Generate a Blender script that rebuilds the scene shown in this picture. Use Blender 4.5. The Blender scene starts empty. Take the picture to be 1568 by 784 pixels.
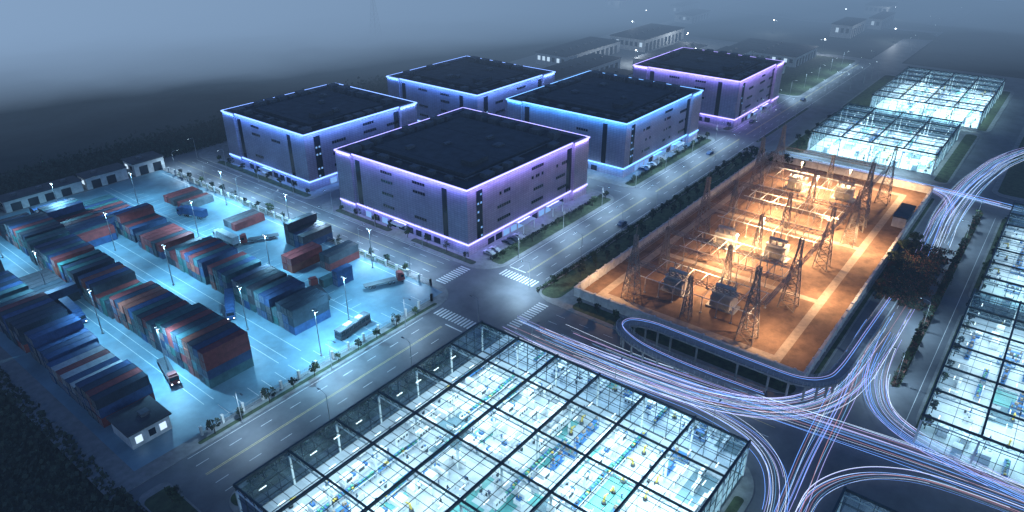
import bpy, math, random
from mathutils import Vector, noise
random.seed(7)
R=random.random
U=random.uniform
scene=bpy.context.scene
col=scene.collection

# ---------------------------------------------------------------- materials
def newmat(name):
    m=bpy.data.materials.new(name); m.use_nodes=True
    nt=m.node_tree; nt.nodes.clear()
    out=nt.nodes.new('ShaderNodeOutputMaterial')
    return m,nt,out
def pbr(name,c,rough=0.7,metal=0.0,nscale=0.3,namt=0.35,bump=0.0):
    m,nt,out=newmat(name)
    b=nt.nodes.new('ShaderNodeBsdfPrincipled')
    b.inputs['Roughness'].default_value=rough; b.inputs['Metallic'].default_value=metal
    tc=nt.nodes.new('ShaderNodeTexCoord')
    n=nt.nodes.new('ShaderNodeTexNoise'); n.inputs['Scale'].default_value=nscale; n.inputs['Detail'].default_value=6; n.inputs['Roughness'].default_value=0.65
    nt.links.new(tc.outputs['Object'],n.inputs['Vector'])
    r=nt.nodes.new('ShaderNodeValToRGB')
    r.color_ramp.elements[0].position=0.3; r.color_ramp.elements[1].position=0.7
    lo=[max(0,x*(1-namt)) for x in c]; hi=[min(1,x*(1+namt)) for x in c]
    r.color_ramp.elements[0].color=(*lo,1); r.color_ramp.elements[1].color=(*hi,1)
    nt.links.new(n.outputs['Fac'],r.inputs['Fac'])
    nt.links.new(r.outputs['Color'],b.inputs['Base Color'])
    if bump>0:
        bm=nt.nodes.new('ShaderNodeBump'); bm.inputs['Strength'].default_value=bump; bm.inputs['Distance'].default_value=0.3
        nt.links.new(n.outputs['Fac'],bm.inputs['Height']); nt.links.new(bm.outputs['Normal'],b.inputs['Normal'])
    nt.links.new(b.outputs[0],out.inputs['Surface'])
    return m
def emit(name,c,s):
    m,nt,out=newmat(name)
    e=nt.nodes.new('ShaderNodeEmission'); e.inputs[0].default_value=(*c,1); e.inputs[1].default_value=s
    nt.links.new(e.outputs[0],out.inputs['Surface'])
    m.cycles.emission_sampling='NONE'
    return m
def facade(name,c,pw=1.5,ph=0.75):
    m,nt,out=newmat(name)
    b=nt.nodes.new('ShaderNodeBsdfPrincipled'); b.inputs['Roughness'].default_value=0.45; b.inputs['Metallic'].default_value=0.1
    g=nt.nodes.new('ShaderNodeTexCoord'); s=nt.nodes.new('ShaderNodeSeparateXYZ'); nt.links.new(g.outputs['Object'],s.inputs[0])
    a=nt.nodes.new('ShaderNodeMath'); a.operation='ADD'; nt.links.new(s.outputs['X'],a.inputs[0]); nt.links.new(s.outputs['Y'],a.inputs[1])
    cx=nt.nodes.new('ShaderNodeCombineXYZ'); nt.links.new(a.outputs[0],cx.inputs['X']); nt.links.new(s.outputs['Z'],cx.inputs['Y'])
    br=nt.nodes.new('ShaderNodeTexBrick'); br.offset=0.0
    br.inputs['Scale'].default_value=1.0; br.inputs['Brick Width'].default_value=pw; br.inputs['Row Height'].default_value=ph
    br.inputs['Mortar Size'].default_value=0.045
    br.inputs['Color1'].default_value=(*c,1); br.inputs['Color2'].default_value=(*[x*0.86 for x in c],1)
    br.inputs['Mortar'].default_value=(*[x*0.4 for x in c],1)
    nt.links.new(cx.outputs[0],br.inputs['Vector'])
    n=nt.nodes.new('ShaderNodeTexNoise'); n.inputs['Scale'].default_value=0.12; n.inputs['Detail'].default_value=5
    nt.links.new(g.outputs['Object'],n.inputs['Vector'])
    mr=nt.nodes.new('ShaderNodeMapRange'); mr.inputs[1].default_value=0.3; mr.inputs[2].default_value=0.7; mr.inputs[3].default_value=0.78; mr.inputs[4].default_value=1.1
    nt.links.new(n.outputs['Fac'],mr.inputs[0])
    mx=nt.nodes.new('ShaderNodeMix'); mx.data_type='RGBA'; mx.blend_type='MULTIPLY'; mx.inputs[0].default_value=1
    nt.links.new(br.outputs['Color'],mx.inputs[6]); nt.links.new(mr.outputs[0],mx.inputs[7])
    nt.links.new(mx.outputs[2],b.inputs['Base Color'])
    nt.links.new(b.outputs[0],out.inputs['Surface']); return m
def glasspane(name,tint,step=2.4,haze=0.2):
    m,nt,out=newmat(name)
    t=nt.nodes.new('ShaderNodeBsdfTransparent'); t.inputs[0].default_value=(*tint,1)
    gl=nt.nodes.new('ShaderNodeBsdfGlossy'); gl.inputs['Roughness'].default_value=0.05; gl.inputs[0].default_value=(.8,.9,1,1)
    df=nt.nodes.new('ShaderNodeBsdfTranslucent'); df.inputs[0].default_value=(.55,.8,.85,1)
    d2=nt.nodes.new('ShaderNodeBsdfDiffuse'); d2.inputs[0].default_value=(.12,.2,.22,1)
    ad=nt.nodes.new('ShaderNodeMixShader'); ad.inputs[0].default_value=0.5
    nt.links.new(df.outputs[0],ad.inputs[1]); nt.links.new(d2.outputs[0],ad.inputs[2])
    g=nt.nodes.new('ShaderNodeTexCoord'); sn=nt.nodes.new('ShaderNodeVectorMath'); sn.operation='SNAP'
    sn.inputs[1].default_value=(step,step*1.5,50); nt.links.new(g.outputs['Object'],sn.inputs[0])
    wn=nt.nodes.new('ShaderNodeTexWhiteNoise'); nt.links.new(sn.outputs[0],wn.inputs['Vector'])
    mr=nt.nodes.new('ShaderNodeMapRange'); mr.inputs[1].default_value=0.3; mr.inputs[2].default_value=1.0; mr.inputs[3].default_value=0.02; mr.inputs[4].default_value=haze
    nt.links.new(wn.outputs['Value'],mr.inputs[0])
    m1=nt.nodes.new('ShaderNodeMixShader'); nt.links.new(mr.outputs[0],m1.inputs[0]); nt.links.new(t.outputs[0],m1.inputs[1]); nt.links.new(ad.outputs[0],m1.inputs[2])
    fr=nt.nodes.new('ShaderNodeFresnel'); fr.inputs[0].default_value=1.45
    m2=nt.nodes.new('ShaderNodeMixShader'); nt.links.new(fr.outputs[0],m2.inputs[0]); nt.links.new(m1.outputs[0],m2.inputs[1]); nt.links.new(gl.outputs[0],m2.inputs[2])
    nt.links.new(m2.outputs[0],out.inputs['Surface']); return m
def fogmat(name,c,sig):
    m,nt,out=newmat(name)
    a=nt.nodes.new('ShaderNodeVolumeAbsorption'); a.inputs[0].default_value=(0,0,0,1); a.inputs[1].default_value=sig
    e=nt.nodes.new('ShaderNodeEmission'); e.inputs[0].default_value=(*c,1); e.inputs[1].default_value=sig  # added glow in place of light scattered by the mist
    s=nt.nodes.new('ShaderNodeAddShader'); nt.links.new(a.outputs[0],s.inputs[0]); nt.links.new(e.outputs[0],s.inputs[1])
    nt.links.new(s.outputs[0],out.inputs['Volume']); return m

M={}
M['terrain']=pbr('terrain_soil',(.022,.03,.028),.95,0,.03,.6,.3)
M['asphalt']=pbr('asphalt',(.11,.12,.13),.6,0,.12,.3,.02)
M['pave']=pbr('pavement',(.19,.2,.2),.8,0,.5,.25)
M['kerb']=pbr('kerb_stone',(.3,.31,.31),.8,0,1,.2)
M['grass']=pbr('grass',(.04,.06,.028),.95,0,.5,.6,.3)
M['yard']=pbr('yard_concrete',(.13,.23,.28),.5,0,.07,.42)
M['paint']=pbr('road_paint',(.62,.64,.62),.7,0,2,.3)
M['yellow']=pbr('yellow_paint',(.5,.42,.2),.7,0,2,.3)
M['subground']=pbr('gravel_ground',(.14,.085,.055),.9,0,.25,.45,.1)
M['subpath']=pbr('concrete_path',(.27,.22,.175),.8,0,.6,.25)
M['wallw']=pbr('wall_render',(.5,.5,.48),.8,0,.6,.25)
M['roofd']=pbr('roof_membrane',(.035,.042,.055),.75,0,.15,.5)
M['roofr']=pbr('roof_raised',(.05,.057,.068),.75,0,.25,.4)
M['hvac']=pbr('hvac_metal',(.12,.13,.145),.6,.3,1,.3)
M['dark']=pbr('dark_glass',(.012,.016,.025),.15,0,1,.2)
M['steel']=pbr('galvanised_steel',(.33,.34,.35),.5,.5,1,.25)
M['dsteel']=pbr('dark_steel',(.05,.075,.085),.5,.4,1,.25)
M['wsteel']=pbr('white_steel',(.6,.66,.66),.5,0,1,.15)
M['rsteel']=pbr('lattice_steel',(.24,.22,.2),.6,.3,1,.3)
M['trafo']=pbr('transformer_paint',(.42,.41,.38),.5,.1,1,.2)
M['ceramic']=pbr('ceramic',(.42,.33,.26),.3,0,1,.2)
M['black']=pbr('rubber',(.015,.015,.015),.8,0,2,.2)
M['leaf']=pbr('foliage',(.04,.065,.028),.9,0,.8,.6)
M['leafd']=pbr('foliage_dark',(.028,.042,.028),.9,0,.8,.6)
M['leafr']=pbr('foliage_autumn',(.11,.05,.038),.9,0,.8,.6)
M['bark']=pbr('bark',(.05,.04,.03),.9,0,3,.3)
M['floorw']=pbr('epoxy_floor',(.5,.56,.6),.35,0,.15,.25)
M['floorg']=pbr('epoxy_green',(.12,.4,.38),.35,0,.3,.15)
M['mwhite']=pbr('machine_white',(.75,.78,.8),.45,0,1,.1)
M['mblue']=pbr('machine_blue',(.04,.16,.4),.45,0,1,.2)
M['mdark']=pbr('machine_dark',(.05,.06,.07),.5,0,1,.2)
M['myel']=pbr('machine_yellow',(.6,.45,.08),.5,0,1,.2)
M['mgreen']=pbr('machine_green',(.08,.35,.25),.5,0,1,.2)
M['skin']=pbr('skin',(.45,.3,.22),.6,0,3,.05)
M['cloth']=pbr('work_clothes',(.06,.14,.3),.8,0,3,.2)
M['glass']=glasspane('hall_glass',(.87,.95,.99),2.4,.22)
M['glassw']=glasspane('hall_wall_glass',(.75,.92,.95),3.0,.25)
M['lampw']=emit('lamp_white',(.6,.85,1),14)
M['lampb']=emit('lamp_bright',(.8,.92,1),30)
M['lampo']=emit('lamp_warm',(1,.72,.4),40)
M['winlit']=emit('lit_window',(.25,.5,1),.9)
M['winlit2']=emit('lit_window_pale',(.6,.8,1),1.3)
M['strip']=emit('ceiling_light',(.8,.97,1),3)
NC={'violet':(.30,.28,1),'blue':(.13,.32,1),'cyan':(.08,.38,1),'purple':(.34,.27,1)}
NEON={k:emit('neon_'+k,tuple(.1+.9*q for q in v),3.0) for k,v in NC.items()}
TR=[emit('trail_white',(.62,.76,1),2.0),emit('trail_blue',(.16,.36,1),1.9),emit('trail_pink',(1,.5,.62),.8),emit('trail_lilac',(.45,.45,1),1.5),emit('trail_cyan',(.22,.55,1),1.2)]
CC=[(.23,.045,.042),(.03,.06,.13),(.035,.085,.2),(.03,.045,.06),(.28,.08,.05),(.05,.12,.13),(.06,.06,.07),(.12,.13,.14),(.02,.035,.06),(.035,.13,.12)]
CM=[pbr('container_paint_%d'%i,c,.55,.1,.6,.35) for i,c in enumerate(CC)]
CMw=pbr('container_white',(.4,.42,.43),.55,0,.6,.3)

# ---------------------------------------------------------------- mesh builder
class MB:
    def __init__(s): s.V=[];s.F=[];s.I=[];s.ms=[]
    def mi(s,m):
        if isinstance(m,str): m=M[m]
        if m not in s.ms: s.ms.append(m)
        return s.ms.index(m)
    def add(s,vs,fs,m):
        n=len(s.V); s.V+=vs; k=s.mi(m)
        for f in fs: s.F.append([n+i for i in f]); s.I.append(k)
    def box(s,x0,y0,z0,x1,y1,z1,m):
        s.add([(x0,y0,z0),(x1,y0,z0),(x1,y1,z0),(x0,y1,z0),(x0,y0,z1),(x1,y0,z1),(x1,y1,z1),(x0,y1,z1)],
          [(0,3,2,1),(4,5,6,7),(0,1,5,4),(1,2,6,5),(2,3,7,6),(3,0,4,7)],m)
    def cb(s,x,y,z,sx,sy,sz,m): s.box(x-sx/2,y-sy/2,z,x+sx/2,y+sy/2,z+sz,m)
    def beam(s,p,q,w,m,h=None):
        p=Vector(p);q=Vector(q);d=(q-p)
        if d.length<1e-5:return
        d.normalize(); up=Vector((0,0,1)) if abs(d.z)<.95 else Vector((1,0,0))
        a=d.cross(up).normalized(); b=a.cross(d).normalized(); h=h or w
        a=a*w/2;b=b*h/2
        vs=[tuple(v) for v in (p-a-b,p+a-b,p+a+b,p-a+b,q-a-b,q+a-b,q+a+b,q-a+b)]
        s.add(vs,[(0,1,2,3),(4,7,6,5),(0,4,5,1),(1,5,6,2),(2,6,7,3),(3,7,4,0)],m)
    def poly(s,pts,z,m): s.add([(x,y,z) for x,y in pts],[tuple(range(len(pts)))],m)
    def rect(s,x0,y0,x1,y1,z,m): s.poly([(x0,y0),(x1,y0),(x1,y1),(x0,y1)],z,m)
    def prism(s,pts,z0,z1,m,mt=None):
        n=len(pts); k=[(x,y,z0) for x,y in pts]+[(x,y,z1) for x,y in pts]
        s.add(k,[(i,(i+1)%n,n+(i+1)%n,n+i) for i in range(n)],m)
        s.poly(pts,z1,mt or m)
    def cyl(s,x,y,z0,z1,r,m,n=10,r2=None):
        r2=r if r2 is None else r2
        a=[(x+r*math.cos(2*math.pi*i/n),y+r*math.sin(2*math.pi*i/n),z0) for i in range(n)]
        b=[(x+r2*math.cos(2*math.pi*i/n),y+r2*math.sin(2*math.pi*i/n),z1) for i in range(n)]
        s.add(a+b,[(i,(i+1)%n,n+(i+1)%n,n+i) for i in range(n)]+[tuple(range(n,2*n))],m)
    def tube(s,pts,r,m,n=5):
        P=[Vector(p) for p in pts]; rings=[]
        for i,p in enumerate(P):
            d=(P[min(i+1,len(P)-1)]-P[max(i-1,0)]).normalized()
            up=Vector((0,0,1)) if abs(d.z)<.95 else Vector((1,0,0))
            a=d.cross(up).normalized(); b=a.cross(d)
            rings.append([tuple(p+a*r*math.cos(2*math.pi*k/n)+b*r*math.sin(2*math.pi*k/n)) for k in range(n)])
        vs=[v for g in rings for v in g]
        fs=[(i*n+k,i*n+(k+1)%n,(i+1)*n+(k+1)%n,(i+1)*n+k) for i in range(len(P)-1) for k in range(n)]
        s.add(vs,fs,m)
    def mesh(s,name):
        me=bpy.data.meshes.new(name); me.from_pydata(s.V,[],s.F)
        for m in s.ms: me.materials.append(m)
        me.polygons.foreach_set('material_index',s.I); me.update(); return me
    def obj(s,name,parent=None,loc=(0,0,0),rz=0):
        o=bpy.data.objects.new(name,s.mesh(name)); col.objects.link(o); o.location=loc; o.rotation_euler[2]=rz
        if parent: o.parent=parent
        return o
def inst(name,me,loc,rz=0,parent=None,sc=1):
    o=bpy.data.objects.new(name,me); col.objects.link(o); o.location=loc; o.rotation_euler[2]=rz; o.scale=(sc,sc,sc)
    if parent: o.parent=parent
    return o
def empty(name,loc=(0,0,0)):
    o=bpy.data.objects.new(name,None); col.objects.link(o); o.location=loc; return o
def rr(x0,y0,x1,y1,r):
    if not isinstance(r,(list,tuple)): r=[r]*4
    pts=[]
    for (cx,cy,a0,q) in ((x0+r[0],y0+r[0],180,r[0]),(x1-r[1],y0+r[1],270,r[1]),(x1-r[2],y1-r[2],0,r[2]),(x0+r[3],y1-r[3],90,r[3])):
        for k in range(9):
            a=math.radians(a0+k*11.25); pts.append((cx+q*math.cos(a),cy+q*math.sin(a)))
    return pts
def spline(pts,n=10):
    P=[Vector(p) for p in pts]; P=[P[0]*2-P[1]]+P+[P[-1]*2-P[-2]]; out=[]
    for i in range(1,len(P)-2):
        for k in range(n):
            t=k/n; a,b,c,d=P[i-1],P[i],P[i+1],P[i+2]
            out.append(0.5*((2*b)+(c-a)*t+(2*a-5*b+4*c-d)*t*t+(3*b-3*c+d-a)*t**3))
    out.append(P[-2]); return out
def light(kind,name,loc,power,c,size=.5,spot=None,rot=(0,0,0),sy=None):
    l=bpy.data.lights.new(name,kind); l.energy=power; l.color=c
    if kind=='AREA':
        l.shape='RECTANGLE'; l.size=size; l.size_y=sy or size
    elif kind=='SPOT': l.shadow_soft_size=size; l.spot_size=math.radians(spot); l.spot_blend=.7
    else: l.shadow_soft_size=size
    o=bpy.data.objects.new(name,l); col.objects.link(o); o.location=loc; o.rotation_euler=rot; return o

# ---------------------------------------------------------------- terrain
def coords(a,b,lo,hi,st,far):
    r=[];x=a
    while x<b:
        r.append(x); x+= st if lo<=x<hi else far
    return r+[b]
xs=coords(-400,5000,0,1000,16,100); ys=coords(-800,5000,-100,900,16,100)
def hgt(x,y):
    d=max(30-x,x-620,-75-y,y-318,0)
    if x<30: k=min(1,max(0,30-x)/30); return -.4+k*(-4+4*noise.noise(Vector((x*.03,y*.03,1))))
    k=min(1,d/120)
    return -.4+k*(5*noise.fractal(Vector((x*.008,y*.008,3)),1,2,4))
V=[(x,y,hgt(x,y)) for y in ys for x in xs]; n=len(xs)
F=[(j*n+i,j*n+i+1,(j+1)*n+i+1,(j+1)*n+i) for j in range(len(ys)-1) for i in range(n-1)]
g=MB(); g.add(V,F,'terrain'); go=g.obj('ground')
for pl in go.data.polygons: pl.use_smooth=True

r=MB(); r.rect(33,-78,560,314,0.01,'asphalt'); r.rect(560,96,900,116,0.01,'asphalt'); r.obj('road')

# pavements / blocks
def block(x0,y0,x1,y1,rad,name='pavement'):
    b=MB(); b.prism(rr(x0,y0,x1,y1,rad),0.0,0.13,'kerb','pave'); b.obj(name)
block(30,127,135,312,(1,9,9,1))
block(149,127,230,215,(10,7,7,5)); block(240,127,324,210,6); block(336,127,412,205,6)
block(151,222,232,312,(4,5,5,12)); block(240,217,330,300,5); block(338,214,552,310,5)
block(147,28,311,110.5,(10,8,8,9)); block(44,26,122,110.5,(6,12,10,5))
block(325,27,412,97,5); block(416,24,520,97,5)
block(46,-70,119,12,(5,9,9,5)); block(150,-70,219,5.5,(5,5,5,10)); block(225,-70,304,5.5,6); block(325,-60,520,12,6)
block(424,120.5,552,205,5)
block(33.5,60,40,124,2)
gr=MB()
def G(x0,y0,x1,y1,rad=1,z=.137): gr.poly(rr(x0,y0,x1,y1,rad),z,'grass')
G(156.5,128.5,226,133.5,1.5);G(150.6,136,153.2,165,1);G(150.6,176,153.2,206,1); G(243,128.5,320,132.5,1.5);G(339,128.3,408,132,1.5)
G(149.5,101.5,308,108.5,3);G(148.5,31,153.5,96,2);G(160,28.5,306,29.6,.4)
G(45,105,112,109.5,2);G(118,32,121,96,1.3);G(46,27,110,29,.8)
G(50,128,126,129.2,.5);G(133,150,134.3,290,.5);G(33.8,62,39.6,122,1.5)
G(152,225,155,290,1.2); G(327,88,408,96,2); G(327,28,408,33,2); G(418,26,516,30,1.5); G(418,84,516,96,3)
G(152,1,216,4.8,1);G(228,1,301,4.8,1);G(328,-30,500,10,3);G(112,-60,118,6,2);G(426,123,550,200,4)
gr.obj('grass')
med=MB()
for x0,x1 in ((168,212),(214,250),(252,300)):
    med.prism(rr(x0,11.2,x1,13.4,1),0,.13,'kerb','grass')
med.prism(rr(330,109.5,405,111,.6),0,.13,'kerb','grass'); med.obj('median_strip')

# ---------------------------------------------------------------- markings
mk=MB(); z=.016
def dash(x0,y0,x1,y1,w,m='paint',L=3,gap=5):
    d=math.hypot(x1-x0,y1-y0); ux,uy=(x1-x0)/d,(y1-y0)/d; t=0
    while t<d:
        e=min(t+L,d); px,py=-uy*w/2,ux*w/2
        mk.poly([(x0+ux*t+px,y0+uy*t+py),(x0+ux*t-px,y0+uy*t-py),(x0+ux*e-px,y0+uy*e-py),(x0+ux*e+px,y0+uy*e+py)],z,m); t=e+gap
for a,b in ((46,118),(158,236),(244,330),(338,540)):
    dash(a,118.7,b,118.7,.16,'yellow',999); dash(a,119.1,b,119.1,.16,'yellow',999)
    dash(a,115.2,b,115.2,.14); dash(a,122.8,b,122.8,.14); dash(a,111.6,b,111.6,.14,'paint',999); dash(a,126.2,b,126.2,.14,'paint',999)
dash(142.2,144,142.2,305,.16,'yellow',999); dash(138.8,144,138.8,300,.12); dash(145.6,144,145.6,300,.12)
dash(135.7,144,135.7,300,.14,'paint',999); dash(148.4,144,148.4,300,.14,'paint',999)
dash(135,30,135,97,.18,'yellow',999)
for x in (127,131,139,143): dash(x,30,x,97,.13)
for y in (17,20.5,24): dash(160,y,300,y,.14)
dash(150,7,300,7,.12,'paint',999)
for x in (235,): dash(x,130,x,300,.12)
def zebra_x(x0,x1,y0,y1):
    y=y0
    while y<y1: mk.rect(x0,y,x1,y+.55,z,'paint'); y+=1.15
def zebra_y(y0,y1,x0,x1):
    x=x0
    while x<x1: mk.rect(x,y0,x+.55,y1,z,'paint'); x+=1.15
zebra_x(151.5,155.5,112.3,125.8);zebra_x(121.5,125.5,112.3,125.8);zebra_y(134.5,138.5,136,148);zebra_y(101.5,105,130,145.5)
for a,b in ((119.3,112.5),(157.3,119.2)): mk.rect(a,b,a+.4,b+6.3,z+.004,'paint')
mk.obj('road_markings')

# ---------------------------------------------------------------- container yard
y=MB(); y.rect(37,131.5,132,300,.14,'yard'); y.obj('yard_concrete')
ym=MB(); z=.146
_mk=mk; mk=ym
for x in (58,60.5,79,81.5,86,105.5,108,130): dash(x,140,x,296,.14,'paint',999)
z=.15
for yy in range(200,290,4): ym.rect(108.2,yy,114,yy+.12,z,'paint')
for yy in range(146,200,4): ym.rect(108.2,yy,112,yy+.12,z,'paint')
for xx in range(60,126,4): ym.rect(xx,132.5,xx+.12,137.5,z,'paint')
ym.obj('yard_markings'); mk=_mk
def container(cm,L=12.19,W=2.44,H=2.59):
    b=MB(); x0=-L/2;x1=L/2;y0=-W/2;y1=W/2;fr=.14
    b.box(x0+.05,y0+.06,.1,x1-.05,y1-.06,H-.08,cm)
    n=int(L/.55)
    for k in range(n):
        x=x0+.3+k*(L-.6)/n
        b.box(x,y0+.02,.2,x+.27,y1-.02,H-.2,cm)
        b.box(x,y0+.2,H-.079,x+.27,y1-.2,H-.04,cm)
    for X in (x0,x1-fr):
        for Y in (y0,y1-fr): b.box(X,Y,0,X+fr,Y+fr,H,cm)
    for Y in (y0,y1-fr):
        b.box(x0+fr,Y,.0,x1-fr,Y+fr,.16,cm); b.box(x0+fr,Y,H-.13,x1-fr,Y+fr,H,cm)
    for X in (x0,x1-fr): b.box(X,y0+fr,0,X+fr,y1-fr,.16,cm); b.box(X,y0+fr,H-.13,X+fr,y1-fr,H,cm)
    for Y in (-.85,-.3,.3,.85): b.box(x0-.02,Y-.03,.2,x0+.049,Y+.03,H-.2,'steel')
    b.box(x0+.01,-.02,.2,x0+.049,.02,H-.2,'black')
    return b.mesh('shipping_container')
CT=[container(c) for c in CM]; CTw=container(CMw); C20=[container(c,6.06) for c in CM[:6]]
def stack(xc,y0,y1,hs=(1,2,3,3,2),jit=.15,pal=None,gapp=.03):
    yy=y0+1.3; base=random.choice(hs)
    while yy<y1:
        if R()<.35: base=random.choice(hs)
        if R()<gapp: yy+=2.6; continue
        dx=U(-jit,jit)
        c=random.randrange(len(CT))
        for k in range(base):
            if R()<.75: c=random.choice(pal) if pal else random.randrange(len(CT))
            inst('shipping_container',CT[c],(xc+dx+U(-.05,.05),yy,.155+k*2.6),0 if R()<.5 else math.pi)
        yy+=2.56
dk=[0,1,2,3,8,6,1,4,9,5,0,3]
stack(68.5,144,166,(3,4,3),pal=dk+[5,9]);stack(68.5,168,193,(3,3,2),pal=dk);stack(68,195,222,(2,3,3),pal=dk);stack(68,224,252,(2,3,3),pal=dk+[9]);stack(69,254,290,(2,3,2,1),pal=dk)
stack(81.5-26.0,214,238,(1,2,1),pal=dk)
stack(95.5,147,164,(2,3,2),pal=dk+[9,5,7]);stack(95.5,166,189,(3,3,3),pal=dk+[5]);stack(95.5,192,216,(2,3),pal=dk);stack(95.5,219,235,(2,3),pal=dk);stack(96,238,252,(2,2,3),pal=dk);stack(96,255,282,(2,2,1),pal=dk)
stack(46,196,292,(2,2,3),pal=[0,1,2,8,3,5]);stack(46.5,180,193,(2,3),pal=[0,1,2,8])
stack(81.6,246,288,(1,2,2,3),pal=dk)
yy=151.5
for k in range(11):
    h=3 if k<4 else 2
    for j in range(h):
        inst('shipping_container',CTw if (k in (5,7,9) and j==h-1) else CT[random.choice([1,2,8,2,0])],(45.5+U(-.2,.2),yy,.155+2.6*j))
    yy+=2.56
stack(128.5,187,196,(2,3),pal=[3,8,1,6]);stack(125,166,174,(2,3),pal=[3,6,0]);stack(116.5,177,183,(2,2),pal=[0,4,4])
stack(121,250,266,(1,2,1),pal=[0,4,0,3]);stack(123,219,227,(1,1),pal=[0,4])
inst('shipping_container',C20[2],(117,160,.155),0); inst('shipping_container',C20[2],(117,160,2.755),0);inst('shipping_container',C20[5],(114,163,.155),0)
# low buildings
def shed(name,x0,y0,x1,y1,h,lit=True,mat='wallw'):
    e=empty(name); w=MB()
    w.box(x0,y0,0,x1,y1,h,mat); w.box(x0-.4,y0-.4,h+.002,x1+.4,y1+.4,h+.35,'roofr')
    w.obj('walls',e)
    d=MB(); x=x0+2
    while x<x1-4:
        d.box(x,y0-.08,.14,x+3.6,y0-.002,h*.72,'dark' if R()<.7 else 'hvac'); x+=6
    yy=y0+2
    while yy<y1-3:
        d.box(x0-.08,yy,h*.4,x0-.002,yy+2.2,h*.75,'winlit2' if (lit and R()<.3) else 'dark'); yy+=4
    for k in range(int((x1-x0)/9)): d.cb(x0+5+k*9,(y0+y1)/2,h+.352,2,1.5,.9,'hvac')
    d.obj('doors_and_windows',e); return e
shed('low_warehouse',72,301.5,100,309,4.5);shed('low_warehouse',101.5,301,118,308.5,5);shed('low_warehouse',121,300.5,134,310,5.5)
shed('low_warehouse',40,303,70,311,4.5)
def gatehouse():
    e=empty('gate_house'); b=MB(); b.box(40,138,.13,49,147,4.2,'wallw'); b.box(39.5,137.5,4.202,49.5,147.5,4.6,'roofr'); b.obj('walls',e)
    w=MB(); 
    for yy in (139,142,145): w.box(49.002,yy,1.2,49.06,yy+1.4,3,'winlit2' if yy==142 else 'dark')
    for xx in (41,44,46.5): w.box(xx,137.94,1.2,xx+1.5,137.998,3,'winlit2' if xx!=44 else 'dark')
    w.box(44.5,141,4.602,46.5,143,5.4,'hvac'); w.obj('windows',e)
gatehouse()
fe=MB()
def fence(pts,step=5):
    for (a,b) in zip(pts[:-1],pts[1:]):
        d=math.hypot(b[0]-a[0],b[1]-a[1]); n=max(1,int(d/step))
        for k in range(n+1):
            x=a[0]+(b[0]-a[0])*k/n; yv=a[1]+(b[1]-a[1])*k/n
            fe.cb(x,yv,.13,.5,.5,2.3,'wallw'); fe.cb(x,yv,2.43,.65,.65,.15,'wallw')
        for zz in (.4,1.1,1.9): fe.beam((a[0],a[1],zz),(b[0],b[1],zz),.07,'steel')
        m=int(d/.6)
        for k in range(m): 
            x=a[0]+(b[0]-a[0])*k/m; yv=a[1]+(b[1]-a[1])*k/m; fe.cb(x,yv,.13,.04,.04,1.9,'steel')
fence([(52,130.5),(126,130.5),(132.3,137),(132.3,299)])
fe.obj('yard_fence')
def mast(h,heads=4):
    b=MB(); b.cyl(0,0,0,.5,.35,'kerb',8); b.cyl(0,0,.5,h,.16,'steel',8,.08)
    b.beam((-1.0,0,h),(1.0,0,h),.12,'steel')
    for x in (-.7,.7): b.box(x-.2,-.3,h-.1,x+.2,.3,h,'hvac'); b.box(x-.18,-.26,h-.16,x+.18,.26,h-.102,'lampw')
    return b.mesh('light_mast')
MM=mast(14)
masts=[(57,262),(57,226),(57,190),(59,158),(83,280),(83,238),(83,200),(83,160),(106,268),(106,225),(106,182),(104,142),(128,243),(130,205),(129,160),(88,134)]
for x,yv in masts:
    inst('light_mast',MM,(x,yv,.14),math.pi/2)
    light('SPOT','mast_light',(x,yv,13.8),U(24000,50000),(.28,.68,1),.4,150)

# ---------------------------------------------------------------- trees
def tree(h,cr,nl,seed,lm):
    random.seed(seed); b=MB()
    b.cyl(0,0,0,h*.45,.12,'bark',7,.08)
    cl=[]
    for k in range(9):
        a=U(0,6.28); e=Vector((math.cos(a)*cr*U(.3,.85),math.sin(a)*cr*U(.3,.85),h*U(.5,.95)))
        b.beam((0,0,h*U(.3,.45)),tuple(e),.06,'bark'); cl.append((e,cr*U(.25,.5)))
    cl.append((Vector((0,0,h*.9)),cr*.45))
    for k in range(nl):
        c,rad=random.choice(cl); d=Vector((random.gauss(0,1),random.gauss(0,1),random.gauss(0,1))).normalized()*rad*U(.4,1.05)
        p=c+d; s=U(.1,.24); u=Vector((random.gauss(0,1),random.gauss(0,1),random.gauss(0,1))).normalized(); v=u.orthogonal().normalized()
        b.add([tuple(p-u*s-v*s*.5),tuple(p+u*s-v*s*.6),tuple(p+u*s*.8+v*s),tuple(p-u*s*.7+v*s*.8)],[(0,1,2,3)],lm)
    return b.mesh('tree')
TM=[tree(3.6,1.3,240,k,'leaf' if k%2 else 'leafd') for k in range(5)]
TB=[tree(3.8,2.0,600,k+20,('leafd','leafr','leaf')[k]) for k in range(3)]
random.seed(11)
def tr(x,yv,big=False): inst('street_tree' if not big else 'broadleaf_tree',random.choice(TB if big else TM),(x+U(-.5,.5),yv+U(-.3,.3),.13),U(0,6.28),None,U(.7,1.15))
x=156
while x<310:
    tr(x,107); 
    if R()<.6: tr(x+3,103.5)
    x+=U(6,9)
for x in range(160,226,8): tr(x,131)
for x in range(246,320,8): tr(x,130.5)
for x in range(342,406,9): tr(x,130)
for x in range(52,112,7): tr(x,107.5)
for yv in range(140,206,9): tr(152,yv)
for yv in range(226,292,9): tr(153.5,yv)
for yv in range(150,290,8): tr(133.6,yv)
for x in range(54,124,7): tr(x,128.6)
for x in range(170,300,5): tr(x,12.3)
for yv in range(34,96,6): tr(150.5,yv)
for yv in range(36,96,10): tr(119.5,yv)
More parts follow.
